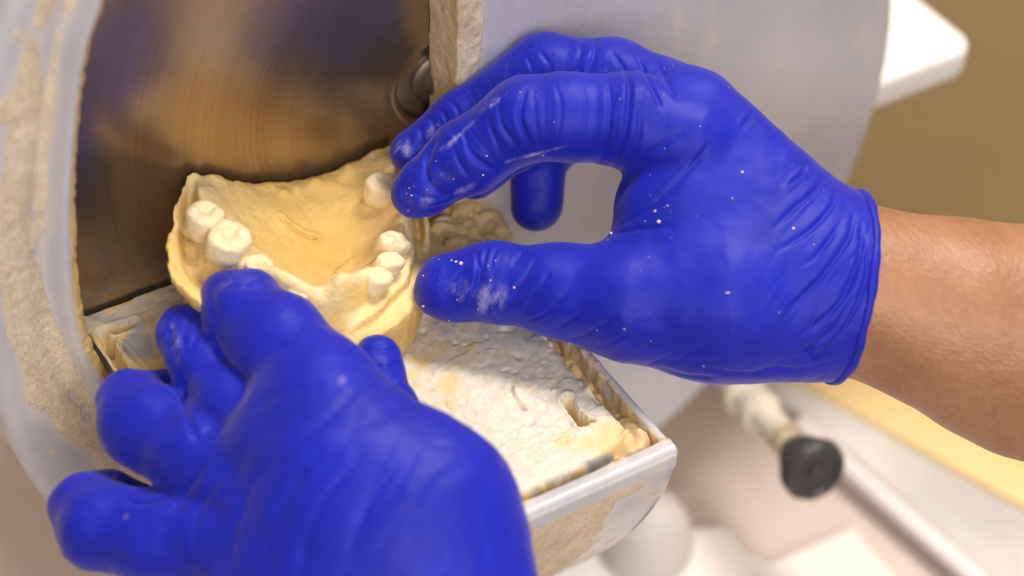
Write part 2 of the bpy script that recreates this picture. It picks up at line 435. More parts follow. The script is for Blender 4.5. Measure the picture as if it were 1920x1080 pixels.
def glove_from(fieldf, regs, lo, hi, step, cut, strokes, dust, name, seed, label, armpts, armlabel, extra_noise=2.2, armq=.85):
    G = Grid(lo, hi, step); h = fieldf(G)
    # cuff plane: three points (px,py,d)
    a, b, c = [cf(*p)[0] for p in cut]; n = np.cross(b-a, c-a); n /= np.linalg.norm(n)
    if n@(cf(*armpts[-1][:3])[0]-a) < 0: n = -n
    pl = (G.X*n[0]+G.Y*n[1]+G.Z*n[2]-float(n@a)).astype(F32)
    g = np.maximum(h, pl).astype(F32)
    P, Q = surface_nets(g, G.lo, step); P = smooth(P, Q, 3)
    N = vnormals(P, Q)
    P = P+N*(stroke_disp(P, N, strokes)+crinkle(P, N, regs, seed*7))[:, None]
    P = P+N*(fbm(P, 70, 3, seed)*extra_noise)[:, None]
    P = smooth(P, Q, 1, .25)
    W = cf2w(P); du = blobs(P, dust)
    gl = mesh('glove', W, Q, GLOVE, person, True, {'dust': du})
    if label: gl['label'] = label
    # arm with the hand inside the glove: one continuous body
    lo2 = np.array(lo, float); hi2 = np.array(hi, float)
    for q in armpts:
        A, k = cf(*q[:3]); lo2 = np.minimum(lo2, A-q[3]*1.1); hi2 = np.maximum(hi2, A+q[3]*1.1)
    G2 = Grid(lo2, hi2, 7.); h2 = fieldf(G2)+20
    arm = chain(G2, armpts, 60, armq)
    h2 = np.maximum(h2, (G2.X*n[0]+G2.Y*n[1]+G2.Z*n[2]-float(n@a))-25)
    b2 = smin(h2, arm, 20)
    P2, Q2 = surface_nets(b2.astype(F32), G2.lo, 7.); P2 = smooth(P2, Q2, 4)
    N2 = vnormals(P2, Q2); P2 = P2+N2*(fbm(P2, 120, 2, seed+5)*4)[:, None]
    ar = mesh('arm', cf2w(P2), Q2, SKIN, person)
    if armlabel: ar['label'] = armlabel
    # rolled cuff: march in the cuff plane from its centre to the glove's skin
    ctr = (a+b)/2; ctr = ctr-n*3; x, y, _ = frame_from_axis(n); ring = []
    class PG: pass
    ts = np.linspace(0, 700, 701)
    for i in range(160):
        th = 2*math.pi*i/160; dr = x*math.cos(th)+y*math.sin(th); pts = ctr+ts[:, None]*dr
        pg = PG(); pg.X, pg.Y, pg.Z = pts[:, 0].astype(F32), pts[:, 1].astype(F32), pts[:, 2].astype(F32)
        hv = fieldf(pg); k = np.argmax(hv > 0); ring.append(ctr+ts[k]*dr)
    ring = np.array(ring)
    for _ in range(12): ring = (np.roll(ring, 1, 0)+2*ring+np.roll(ring, -1, 0))/4
    V = []; m = 10; cc = ring.mean(0)
    for i in range(160):
        o = ring[i]-cc; o /= np.linalg.norm(o)
        rr = 5.5+.9*math.sin(i*.23)+.5*math.sin(i*.7)
        wob = n*(2*math.sin(i*.11)+.8*math.sin(i*.31+1))
        for j in range(m):
            t = 2*math.pi*j/m; V.append(ring[i]+wob+o*rr*math.cos(t)+n*rr*1.6*math.sin(t))
    Fq = np.array([[i*m+j, ((i+1) % 160)*m+j, ((i+1) % 160)*m+(j+1) % m, i*m+(j+1) % m] for i in range(160) for j in range(m)])
    mesh('cuff', cf2w(np.array(V)), Fq, GLOVE, gl, True, {'dust': np.zeros(len(V))})
    return W, cf2w(P+N)-W, P

r_strokes = [
 ([(1118, 70), (1112, 105), (1098, 138)], 6.5, 6.3), ([(1090, 68), (1086, 110), (1060, 140)], 4.3, 5.4),
 ([(1150, 100), (1178, 150), (1176, 220), (1160, 300), (1128, 350)], 9.0, 7.2),
 ([(1195, 108), (1222, 160), (1240, 200)], 7.0, 6.3), ([(1228, 110), (1250, 150), (1268, 185)], 6.0, 6.3),
 ([(1140, 150), (1144, 200), (1138, 260), (1118, 320)], 5.0, 6.3), ([(1200, 200), (1195, 260), (1165, 330)], 4.0, 7.2),
 ([(985, 170), (975, 220), (990, 262), (1000, 290)], 6.5, 6.3), ([(1000, 165), (1003, 215), (1010, 270)], 2.9, 5.4),
 ([(1040, 155), (1052, 200), (1046, 262)], 2.2, 5.4), ([(1088, 150), (1098, 200), (1090, 275)], 2.2, 5.4),
 ([(1010, 95), (1030, 120), (1030, 138)], 3.6, 5.4), ([(985, 100), (1000, 135)], 2.9, 4.5), ([(955, 100), (952, 140)], 2.2, 4.5),
 ([(935, 190), (942, 235), (968, 275), (962, 300)], 3.6, 6.3), ([(915, 215), (925, 250), (940, 290)], 2.9, 5.4),
 ([(868, 245), (885, 290), (925, 318)], 5.8, 6.3), ([(845, 262), (858, 300), (880, 335)], 2.9, 5.4),
 ([(820, 255), (800, 300), (806, 345), (845, 372)], 6.5, 7.2), ([(880, 360), (840, 385), (790, 392)], 2.9, 5.4),
 ([(780, 315), (760, 340), (790, 368), (830, 372)], 2.9, 6.3), ([(770, 330), (752, 355), (770, 380)], 2.9, 5.4),
 ([(842, 188), (858, 205), (860, 225)], 3.6, 5.4), ([(822, 200), (835, 218), (838, 240)], 3.6, 5.4), ([(800, 215), (812, 232), (815, 255)], 3.6, 5.4),
 ([(780, 230), (790, 250), (790, 275)], 3.6, 5.4), ([(762, 244), (768, 262), (764, 285)], 2.9, 5.4),
 ([(900, 150), (880, 175), (850, 190)], 2.2, 5.4),
 ([(893, 470), (898, 520), (888, 560), (886, 600)], 8.0, 6.3), ([(915, 462), (905, 500), (888, 545)], 5.0, 5.4),
 ([(940, 458), (925, 480), (920, 510)], 4.0, 5.4), ([(1005, 488), (975, 535), (955, 560)], 5.0, 5.4), ([(1030, 515), (1000, 555), (980, 595)], 6.0, 5.4),
 ([(980, 470), (965, 495)], 4.0, 5.4), ([(870, 500), (855, 520), (830, 530)], 3.0, 5.4), ([(1060, 560), (1020, 590), (985, 603)], 4.0, 5.4),
 ([(1120, 560), (1070, 600), (1035, 625)], 4.0, 6.3), ([(1160, 590), (1110, 620), (1070, 640)], 3.5, 6.3), ([(1190, 615), (1150, 640), (1110, 655)], 3.0, 6.3),
 ([(1130, 440), (1200, 430), (1260, 425)], 5.0, 7.2), ([(1128, 400), (1150, 380), (1180, 330), (1230, 280), (1290, 240)], 4.0, 10.8),
 ([(1180, 420), (1250, 360), (1300, 310), (1330, 270)], 4.0, 9.0), ([(1150, 430), (1220, 390), (1280, 350)], 3.0, 8.1),
 ([(1415, 205), (1405, 222), (1390, 240)], 5.0, 5.4), ([(1512, 305), (1505, 325), (1480, 345)], 6.0, 5.4), ([(1545, 330), (1530, 355), (1490, 390), (1450, 430)], 5.0, 7.2),
 ([(1570, 350), (1560, 385), (1520, 430), (1460, 470)], 6.0, 7.2), ([(1600, 400), (1590, 450), (1540, 520), (1480, 580)], 7.0, 7.2),
 ([(1615, 420), (1612, 480), (1580, 560), (1520, 620)], 7.0, 7.2), ([(1625, 470), (1620, 540), (1580, 620), (1530, 670)], 6.0, 6.3),
 ([(1600, 560), (1560, 620), (1500, 660)], 4.0, 7.2), ([(1570, 430), (1530, 480), (1500, 500)], 4.0, 7.2),
 ([(1240, 690), (1280, 705), (1340, 708)], 5.0, 6.3), ([(1320, 690), (1400, 700), (1460, 690), (1500, 698)], 4.0, 7.2), ([(1500, 640), (1530, 670), (1545, 700)], 5.0, 7.2),
]
r_dust = [(912, 560, 45, 32, -10, .8), (930, 190, 36, 8, -35, .95), (850, 262, 60, 8, -42, .7), (855, 545, 50, 30, 10, .5), (830, 480, 38, 14, -20, .55),
          (755, 280, 26, 22, 0, .75), (790, 375, 40, 18, 10, .55), (830, 330, 60, 45, -30, .32), (860, 360, 50, 8, -25, .6), (880, 290, 70, 40, -35, .2),
          (800, 250, 40, 12, -35, .55), (1000, 395, 30, 30, 0, .25), (900, 580, 30, 20, 0, .6), (790, 590, 14, 14, 0, .8), (1000, 290, 60, 4, -15, .9)]
Wr, Nr, Pr = glove_from(right_field, r_regs, (-265, -215, -290), (690, 505, 240), 3.2,
    [(1612, 372, 30), (1560, 722, 30), (1646, 490, 170)], r_strokes, r_dust, 'glove', 3,
    'blue glove on the hand at right, wrinkled and flecked with white dust',
    [(1480, 535, 40, 120), (1620, 545, 30, 150), (1780, 592, 10, 172), (1930, 640, -20, 205), (2250, 740, -60, 240)], 'bare tanned forearm coming in from the right')

l_strokes = [
 ([(690, 700), (640, 760), (560, 830), (500, 900)], 2.2, 17), ([(760, 860), (700, 930), (650, 1040)], 2.6, 15), ([(600, 850), (540, 930), (500, 1070)], 2.6, 15),
 ([(680, 850), (600, 950), (560, 1075)], 2.6, 15), ([(520, 850), (460, 930), (430, 1060)], 2.6, 14), ([(840, 880), (790, 950), (760, 1060)], 2.2, 17),
 ([(430, 880), (380, 940), (360, 1040)], 3, 12), ([(390, 870), (350, 920), (330, 960)], 4, 9),
 ([(310, 600), (318, 640), (330, 690)], 4, 6), ([(330, 590), (322, 630), (340, 690)], 4, 6), ([(360, 585), (345, 630), (350, 670)], 3.5, 6), ([(380, 600), (360, 650)], 3, 6),
 ([(690, 655), (720, 660), (745, 655)], 3, 5), ([(690, 680), (720, 688), (750, 680)], 4, 6), ([(700, 700), (725, 712), (750, 705)], 4, 6), ([(705, 720), (730, 732), (752, 728)], 3, 5),
 ([(395, 540), (400, 580), (420, 630)], 3, 12), ([(240, 930), (300, 920), (340, 950)], 4, 8), ([(345, 830), (370, 820), (400, 800)], 4, 9),
 ([(300, 705), (320, 720), (345, 745)], 5, 8), ([(470, 770), (520, 740), (600, 720)], 2.5, 14), ([(338, 700), (345, 760), (372, 830)], 12, 9), ([(228, 900), (250, 940), (320, 935)], 8, 10), ([(395, 610), (410, 660), (440, 690)], 5, 10)]
l_dust = [(440, 535, 45, 16, -8, .45), (470, 530, 40, 22, 0, .35), (640, 712, 12, 18, 0, .7), (330, 640, 14, 50, -10, .55), (830, 830, 26, 14, 10, .35), (235, 965, 10, 10, 0, .7),
          (310, 610, 20, 30, 0, .4), (740, 715, 14, 12, 0, .3), (215, 895, 14, 6, 0, .6), (140, 920, 10, 8, 0, .3), (370, 580, 24, 8, 10, .4)]
Wl, Nl, Pl = glove_from(left_field, l_regs, (-860, -790, 20), (130, 60, 640), 3.8,
    [(1105, 1330, 430), (610, 1400, 430), (850, 1360, 560)], l_strokes, l_dust, 'glove', 23,
    'blue glove on the near hand at lower left, soft and out of focus',
    [(760, 1180, 420, 150), (850, 1400, 430, 200), (900, 1700, 430, 220), (960, 2100, 400, 250)], 'forearm of the near hand below the frame', 3.)

# dust crumbs on the right glove: countless
def pick(Pc, Wc, Nc, px, py):
    x, y = cfproj(Pc); m = np.hypot(x-px, y-py) < 6
    if not m.any(): return None
    i = np.where(m)[0]; j = i[np.argmax(Pc[i, 2])]; return j
bm = bmesh.new()
spots = [(1232, 411, 3.8), (1225, 400, 3), (1393, 317, 3.2), (1488, 423, 3), (1361, 548, 2.5), (862, 490, 4.2), (851, 488, 3.2), (1143, 434, 3), (1360, 547, 2.4), (960, 543, 2.2), (790, 577, 3)]
for _ in range(50):
    spots.append((random.uniform(740, 1560), random.uniform(80, 700), random.choice((.8, 1.0, 1.2, 1.7))))
for _ in range(22):
    spots.append((random.uniform(740, 960), random.uniform(220, 600), random.choice((1.2, 1.5, 1.9))))
for x, y, r in spots:
    j = pick(Pr, Wr, Nr, x, y)
    if j is None: continue
    mt = __import__('mathutils').Matrix.Translation(Vector(Wr[j]+Nr[j]*r*.3)) @ __import__('mathutils').Matrix.Diagonal((1, random.uniform(.7, 1.1), random.uniform(.6, 1), 1))
    bmesh.ops.create_icosphere(bm, subdivisions=1, radius=r, matrix=mt)
o = bm_obj('plaster_crumbs', bm, plain('crumb_plaster', (.68, .56, .50), .8, sc=10))
tag(o, 'tiny pale plaster crumbs scattered over the blue glove at right', 'plaster crumbs', kind='stuff')

# ================================================================== DENTAL CAST
def zpl(X, Y): return 142-.235*X+.18*Y
def oncast(px, py, h=0):
    d = F_*D+R_*(px-960)+U_*(540-py)
    # z = zpl + h
    k = np.array([.235, -.18, 1.]); t = (142+h-k@CAM)/(k@d); return CAM+d*t
backL, backR = on(348, 321, 1, -14), on(742, 268, 1, -14)
out = [oncast(x, y)[:2] for x, y in [(332, 372), (318, 430), (311, 470), (318, 505), (342, 540), (385, 570), (440, 592), (510, 612), (575, 636), (632, 647), (680, 631), (722, 606), (770, 565), (796, 520), (805, 470), (806, 430), (796, 380), (778, 335)]]
outl = [backL[:2]]+out+[backR[:2]]
outl = np.array(outl)
oc = catmull(outl[:, :2], 5); OUT = np.array(oc)
OUT[:, 1] = np.minimum(OUT[:, 1], -12)
rid = catmull(np.array([oncast(x, y, h)[:2] for x, y, h in [(372, 345, 5), (383, 395, 18), (420, 450, 22), (478, 500, 25), (555, 545, 26), (625, 553, 28), (685, 528, 28), (728, 487, 28), (752, 445, 26), (760, 390, 20), (738, 330, 12), (728, 295, 5)]]), 6)
lo = np.array([OUT[:, 0].min()-12, OUT[:, 1].min()-12, -8]); hi = np.array([OUT[:, 0].max()+12, 2, 330])
st = 3.2
nx, ny, nz = (np.ceil((hi-lo)/st).astype(int)+1)
gx = lo[0]+np.arange(nx)*st; gy = lo[1]+np.arange(ny)*st; gz = lo[2]+np.arange(nz)*st
X2, Y2 = np.meshgrid(gx, gy, indexing='ij')
de = polydist(X2, Y2, OUT, True); ins = inpoly(X2, Y2, OUT); sd = np.where(ins, -de, de)
dr = polydist(X2, Y2, rid); rp = np.vstack([rid, [[rid[-1][0], 60], [rid[0][0], 60]]]); inner = inpoly(X2, Y2, rp)
P2 = np.stack([X2, Y2, 0*X2], -1)
bowl = oncast(622, 472, -60)[:2]; dmid = oncast(505, 342, -40)[:2]
hin = 27*gs(dr, 36)*1.25-46*(1-gs(dr, 75))-34*np.exp(-(((X2-bowl[0])/115)**2+((Y2-bowl[1])/85)**2))
lx = (X2-backL[0])/(backR[0]-backL[0])
s = dr/(dr+np.maximum(de, 0)+1e-6)
hout = np.interp(s, [0, .12, .3, .5, .68, .8, 1], [34, 27, -8, -46, -40, -8, 0])
h2 = np.where(inner, hin, hout)
sg2 = [oncast(x, y, 34)[:2] for x, y in [(520, 520), (575, 543), (630, 548), (690, 522)]]; h2 = h2+20*gs(polydist(X2, Y2, sg2), 34)
# rear border: crest at both heels, dip in the middle
bk = gs(Y2+10, 55)
h2 = h2*(1-bk)+bk*np.interp(lx, [0, .06, .16, .3, .45, .62, .78, .9, 1], [2, -4, -12, -38, -46, -44, -26, 0, 2])
fr = oncast(652, 598, -20)[:2]; h2 += 24*np.exp(-(((X2-fr[0])/26)**2+((Y2-fr[1])/40)**2))
gv = oncast(604, 606, -40)[:2]; h2 -= 16*np.exp(-(((X2-gv[0])/24)**2+((Y2-gv[1])/26)**2))
sc_ = [oncast(x, y, -45)[:2] for x, y in [(528, 405), (545, 418), (572, 428), (590, 430)]]
h2 += 9*gs(polydist(X2, Y2, sc_)-7, 6)-9*gs(polydist(X2, Y2, sc_), 6)
for x, y, a, w in [(590, 340, 10, 14), (560, 352, 9, 12), (535, 360, 9, 10), (620, 345, 9, 16), (655, 330, 8, 14), (640, 488, 14, 8), (648, 480, 10, 6), (632, 497, 9, 6), (655, 470, 7, 5), (668, 600, 9, 8), (362, 330, 12, 14), (405, 330, 10, 16), (500, 470, 4, 5), (440, 400, 8, 14), (470, 440, 6, 14)]:
    c = oncast(x, y, -40 if y < 500 and x > 480 else 0)[:2]; h2 += a*np.exp(-(((X2-c[0])/w)**2+((Y2-c[1])/w)**2))
rmk = sst(-420, -330, X2)*sst(-210, -270, Y2)
h2 = h2+(0-h2)*sst(58, 44, de)*rmk*(~inner)
h2 = h2-20*sst(30, 25, de+fbm(P2, 50, 2, 6)*5)*rmk
h2 += fbm(P2, 60, 3, 5)*3.6+fbm(P2, 16, 4, 9)*1.7
edge = sst(30, 0, -sd*1.0) if False else 0
h2 -= 4*gs(np.minimum(sd, 0), 5); h2 += 4*np.clip(vnoise(P2, 26, 91), .2, 1)*gs(de, 30)*3
ZT = zpl(X2, Y2)+h2
X3 = X2[:, :, None]; Y3 = Y2[:, :, None]; Z3 = gz[None, None, :]
und = 24*sst(10, 70, ZT[:, :, None]-Z3)*np.where(X3 < -420, 1, .25)     # the wall leans in below the lip
wob = (fbm(np.stack([X2, Y2, 0*X2], -1), 60, 4, 3)*6+3*np.round(vnoise(np.stack([X2, Y2, 0*X2], -1), 34, 77)*2))*np.where(X2 > -330, .3, 1); wob = wob[:, :, None]
side = sd[:, :, None]+und+wob
# trimmed ledge at right front
top = (Z3-ZT[:, :, None])*.8
f = np.maximum(np.maximum(side, top), -(Z3-2)).astype(F32)
P, Q = surface_nets(f, lo, st); P = smooth(P, Q, 1, .5); N = vnormals(P, Q)
P = P+N*(fbm(P, 22, 4, 31)*1.3)[:, None]
prd = polydist(P[:, 0], P[:, 1], rid); pale = gs(prd, 62)*sst(.1, .5, N[:, 2]); pale[P[:, 2] < 90] *= .3
cast = empty('dental_cast', (-300, -250, 0))
tag(cast, 'yellow plaster dental model of a lower jaw held against the grinding wheel', 'dental model')
deep_yellow = np.zeros(len(P)); qx, qy, _ = proj(P)  # mask for a more saturated yellow in the bowl, grooves and rear patches
for x, y, rx, ry, v in [(615, 470, 90, 50, .9), (690, 360, 40, 90, .5), (730, 560, 50, 22, .9), (600, 400, 70, 40, .4), (620, 600, 40, 30, .5), (350, 500, 30, 60, .3), (375, 335, 30, 20, .6)]:
    deep_yellow = np.maximum(deep_yellow, v*np.exp(-((qx-x)/rx)**2-((qy-y)/ry)**2))
mesh('base', P, Q, STONE, cast, True, {'pale': pale, 'deep_yellow': deep_yellow*(1-pale*.7)})

kn = np.array([.235, -.18, 1.]); kn /= np.linalg.norm(kn)
def tooth(px, py, h, rx, ry, H, ang, tilt=(0, 0), fossa=10, cusps=4, kind=0, seed=0, slope=0, pw=2.8):
    """px,py = pixel of the crown's centre at height h above the model's plane; slope tilts the biting face"""
    c = oncast(px, py, h); n = kn+R_*tilt[0]+U_*tilt[1]; n /= np.linalg.norm(n)
    x = np.array([1., 0, 0]); x = x-n*(x@n); x /= np.linalg.norm(x); y = np.cross(n, x)
    ca, sa = math.cos(math.radians(ang)), math.sin(math.radians(ang)); x, y = x*ca+y*sa, y*ca-x*sa
    m = max(rx, ry)*1.35; s_ = 2.2
    ax = np.arange(-m, m, s_); az = np.arange(-H-10, 28, s_)
    a, b, z = ax[:, None, None], ax[None, :, None], az[None, None, :]
    g = 1+.10*np.cos((z+.45*H)/H*2.4)-.10*sst(-H*.6, -H, z)
    rr = ((np.abs(a)/(rx*g))**pw+(np.abs(b)/(ry*g))**pw)**(1/pw)
    fs = (rr-1)*min(rx, ry)
    ht = 0*a+0*b
    ht = ht-fossa*np.exp(-((a/(rx*.45))**2+(b/(ry*.40))**2))+slope*a/rx*12
    if cusps:
        for i in range(cusps):
            t = math.pi/4+i*2*math.pi/cusps; ht = ht+7*np.exp(-(((a-rx*.55*math.cos(t))/(rx*.33))**2+((b-ry*.55*math.sin(t))/(ry*.33))**2))
        ht = ht-3*gs(a+4*np.sin(b/9.), 4)*gs(b, ry*.8)-2.5*gs(b+3*np.sin(a/8.), 4)*gs(a, rx*.8)
    ft = (z-ht)*.85
    k = 9; hh = np.maximum(k-np.abs(fs-ft), 0)/k; f = np.maximum(fs, ft)+hh*hh*k*.25
    f = np.maximum(f, -(z+H))
    f = f.astype(F32)+0*(a+b+z)
    Pt, Qt = surface_nets(f, np.array([-m, -m, -H-10]), s_); Pt = smooth(Pt, Qt, 1, .5)
    W = c+Pt[:, :1]*x+Pt[:, 1:2]*y+Pt[:, 2:3]*n
    W = W+vnormals(Pt, Qt)@np.array([x, y, n])*(fbm(W, 20, 4, seed)*2.0)[:, None]
    return mesh('tooth', W, Qt, TOOTH, cast)
tooth(386, 395, 58, 31, 29, 54, 20, (-.06, 0), 11, 4, seed=1)
tooth(432, 438, 60, 37, 35, 58, 35, (-.06, 0), 12, 4, seed=2)
tooth(489, 492, 36, 24, 22, 26, 20, (0, 0), 11, 0, seed=3)
tooth(560, 543, 34, 24, 20, 30, 50, (0, 0), 2, 0, seed=4, slope=-.5, pw=2.2)
tooth(744, 446, 52, 34, 20, 46, -4, (.16, .05), 0, 2, seed=5, slope=-.5, pw=2.3)
tooth(736, 483, 48, 32, 19, 44, 8, (.14, 0), 0, 0, seed=6, slope=-.6, pw=2.2)
tooth(716, 513, 46, 31, 20, 40, 22, (.10, -.05), 0, 0, seed=7, slope=-.7, pw=2.2)
tooth(724, 340, 38, 27, 36, 50, 75, (0, 0), 1, 0, seed=8, pw=2.1)

# ================================================================== MACHINE
mach = empty('model_trimmer', (0, 0, -600))
tag(mach, 'grey plaster-splattered bench machine with a big brown grinding wheel and tilted work table', 'grinding machine')
YP = -113.
cx, cz, RO = 97., -24., 1040.
left = [on(x, y, 1, YP)[[0, 2]] for x, y in [(215, -80), (190, 0), (160, 100), (146, 200), (138, 330), (137, 420), (143, 520), (155, 600), (180, 665), (212, 712), (240, 752)]]
inn = list(left)+[np.array(q, float) for q in [(-560, -440), (-300, -520), (0, -480), (24.5, -420), (24.5, 0), (24.5, 300), (24.5, 780), (-60, 870), (-350, 900)]]
inn = np.array(inn)
pc = np.array([-330., 120.])
NA = 1100; A = np.linspace(0, 2*math.pi, NA, endpoint=False)
# finer angles where the opening is in view
def rayhit(c, th, poly):
    dx, dz = math.cos(th), math.sin(th); best = 1e9
    for i in range(len(poly)):
        p, q = poly[i], poly[(i+1) % len(poly)]; e = q-p; w = p-c; den = dx*e[1]-dz*e[0]
        if abs(den) < 1e-9: continue
        t = (w[0]*e[1]-w[1]*e[0])/den; s_ = (w[0]*dz-w[1]*dx)/den
        if t > 0 and -1e-6 <= s_ <= 1+1e-6: best = min(best, t)
    return best
lc = catmull(inn[:len(left)], 6); innp = np.vstack([lc, inn[len(left):]])
rin = np.array([rayhit(pc, t, innp) for t in A])
dc = on(824, 150, 1, 0)
def rout(t):
    dx, dz = math.cos(t), math.sin(t); o = []
    for c_, R0 in (((cx, cz), RO), ((dc[0], dc[2]), 1015)):
        w = pc-np.array(c_); b = w[0]*dx+w[1]*dz; o.append(-b+math.sqrt(b*b-(w@w)+R0*R0))
    return max(o)
ro = np.array([rout(t) for t in A])
dirs = np.stack([np.cos(A), np.sin(A)], 1)
leftw = sst(-250, -450, pc[0]+dirs[:, 0]*rin)
cols = []; kinds = []
def col(rr, yy, cr, am): cols.append((rr, yy, cr, am))
one = np.ones(NA)
for k, y0 in enumerate(np.linspace(0, -104, 14)):   # inner wall of the opening
    col(rin+0*one, one*(y0-2), one*.62, one*.25)
UL = np.minimum(200, ro-50-rin)
for u0 in np.linspace(0, 1, 62):
    u_ = u0*UL
    bead = 26*gs(u_-24, 19)-10*gs(u_-66, 24)
    yy = YP-leftw*bead+(1-leftw)*6*gs(u_, 6)-(1-leftw)*0
    cr = leftw*(.80*gs(u_-3, 13)+.54*gs(u_-112, 36)+.30*gs(u_-60, 14)+.1)+(1-leftw)*(.62*gs(np.maximum(u_-28, 0), 12)+.02)
    am = leftw*(gs(u_-3, 15))+(1-leftw)*.0
    col(rin+u_, yy, cr*one, am*one)
fr_ = np.linspace(0, 1, 60)[1:]
for q in fr_:
    rr = rin+UL+(ro-34-rin-UL)*q
    col(rr, YP*one, one*.12, one*0)
for q in np.linspace(0, math.pi/2, 7)[1:]:
    col(ro-34+34*math.sin(q), one*(YP+34-34*math.cos(q)), one*.05, one*0)
for y0 in (0, 100, 220, 330): col(ro, one*y0, one*.05, one*0)
V = []; CR = []; AM = []
for rr, yy, cr, am in cols:
    xz = pc+dirs*np.asarray(rr)[:, None]; V.append(np.stack([xz[:, 0], yy*np.ones(NA), xz[:, 1]], 1)); CR.append(cr*one); AM.append(am*one)
V = np.concatenate(V); CR = np.concatenate(CR); AM = np.concatenate(AM); nc = len(cols)
ii, jj = np.meshgrid(np.arange(nc-1), np.arange(NA), indexing='ij'); j2 = (jj+1) % NA
Q = np.stack([ii*NA+jj, ii*NA+j2, (ii+1)*NA+j2, (ii+1)*NA+jj], -1).reshape(-1, 4)
# long blotches and crusts
bl = fbm(V*np.array([1, 1, .35]), 60, 3, 40)
leftw_v = np.concatenate([leftw*one*(np.asarray(c_[0])-rin < 260) for c_ in cols])
# splash marks known from the photo (pixel blobs on the plate)
pxx, pyy, _ = proj(V)
def pb(x, y, rx, ry, v): return v*np.exp(-((pxx-x)/rx)**2-((pyy-y)/ry)**2)
CR += pb(884, 40, 26, 95, .95)+pb(1270, 30, 10, 60, .22)+pb(60, 620, 26, 90, .3)+pb(30, 65, 12, 14, .5)+pb(0, 210, 12, 25, .6)+pb(1555, 210, 20, 12, .2)+pb(40, 500, 40, 160, .15)+pb(900, 420, 60, 50, .5)+pb(870, 380, 40, 60, .4)
CR += bl*.20+leftw_v*.05
front = V[:, 1] < -60
cm = sst(.5, .8, CR)
dn = fbm(V, 14, 3, 50); Nn = vnormals(V, Q)
V = V-Nn*0
sgn = -1 if Nn[(NA*20)][1] > 0 else 1
V = V+sgn*Nn*((cm*(1.6+dn*2.2+2.5*vnoise(V, 40, 66)))*(V[:, 1] < 5))[:, None]
if sgn < 0: Q = Q[:, ::-1].copy()
CH = np.concatenate([(leftw*gs(np.asarray(c_[0])-rin-26, 16))*one for c_ in cols])
mesh('housing', V, Q, PAINT, mach, True, {'crust': np.clip(CR, 0, 1), 'amber': AM, 'chip': CH})
lathe('back_cover', (cx, 330, cz), (0, 1, 0), [(0, RO), (40, RO-10), (60, RO-40)], PAINT, mach, 96)
# wheel
dc = on(824, 150, 1, 0)
disc = lathe('grinding_wheel', dc, (0, -1, 0), [(-14, 948), (-1, 950), (0, 948), (0, 500), (0, 260), (0, 130), (2, 112), (4, 104), (0, 94), (-14, 88), (-30, 70), (-30, 20)], DISC, mach, 160)
disc.data.transform(__import__('mathutils').Matrix.Translation(-Vector(dc*S))); disc.data.update()
disc.matrix_world = __import__('mathutils').Matrix.Translation(Vector(dc*S))
HUBM = plain('hub_steel', (.20, .17, .15), .5, .8, sc=60)
lathe('hub', dc+np.array([0, 29, 0]), (0, -1, 0), [(0, 58), (22, 56), (28, 50), (30, 36), (44, 30), (48, 18)], HUBM, disc, 72)
# lug
def roundbox(name, x0, x1, y0, y1, z0, z1, mat, parent, bev, segs=5):
    bm = bmesh.new(); bmesh.ops.create_cube(bm, size=1)
    for v in bm.verts: v.co = Vector(((x0+x1)/2+v.co.x*(x1-x0), (y0+y1)/2+v.co.y*(y1-y0), (z0+z1)/2+v.co.z*(z1-z0)))
    bmesh.ops.bevel(bm, geom=list(bm.edges), offset=bev, segments=segs, profile=.5, affect='EDGES', clamp_overlap=True)
    return bm_obj(name, bm, mat, parent)
GREY = plain('light_grey_paint', (.60, .585, .59), .38, sc=300, var=.05)
yl = -60.
pA = on(1690, 132, 1, yl); pB = on(1822, 98, 1, yl); pD = on(1655, 212, 1, yl)
bm = bmesh.new()
zt = (pA[2]+pB[2])/2; zb = pD[2]+4; xr = pB[0]+6; x0 = pA[0]-160
prof = [(x0, zb), (xr-60, zb), (xr-20, zb+20), (xr, zb+60), (xr, zt), (x0, zt)]
prof2 = [(x0, 400), (xr-90, 400), (xr-30, 330), (xr, 240), (xr, yl), (x0, yl)]
WH = plain('white_enamel', (.80, .78, .78), .35, sc=300, var=.03)
bm = bmesh.new(); bmesh.ops.create_cube(bm, size=1)
y1_ = 430; xr += 14
for v in bm.verts: v.co = Vector((x0 if v.co.x < 0 else xr, yl if v.co.y < 0 else y1_, zb if v.co.z < 0 else zt))
def bev(sel, off, seg):
    ed = [e_ for e_ in bm.edges if sel(*[v.co for v in e_.verts])]
    bmesh.ops.bevel(bm, geom=ed, offset=off, segments=seg, profile=.5, affect='EDGES', clamp_overlap=True)
bev(lambda a, b: min(a.x, b.x) > xr-1 and min(a.y, b.y) > y1_-1 and abs(a.z-b.z) > 10, 90, 8)
bev(lambda a, b: min(a.x, b.x) > xr-1 and max(a.y, b.y) < yl+1 and abs(a.z-b.z) > 10, 60, 8)
bev(lambda a, b: max(a.z, b.z) < zb+1, 34, 6)
bev(lambda a, b: min(a.z, b.z) > zt-1, 15, 4)
lug = bm_obj('mounting_lug', bm, WH, mach)

# ---- work table
XL, XR, YF = -742., 58., -838.
tab = empty('work_table', (-340, -400, 0)); tab.parent = mach; bpy.context.view_layer.update(); tab.matrix_parent_inverse = mach.matrix_world.inverted()
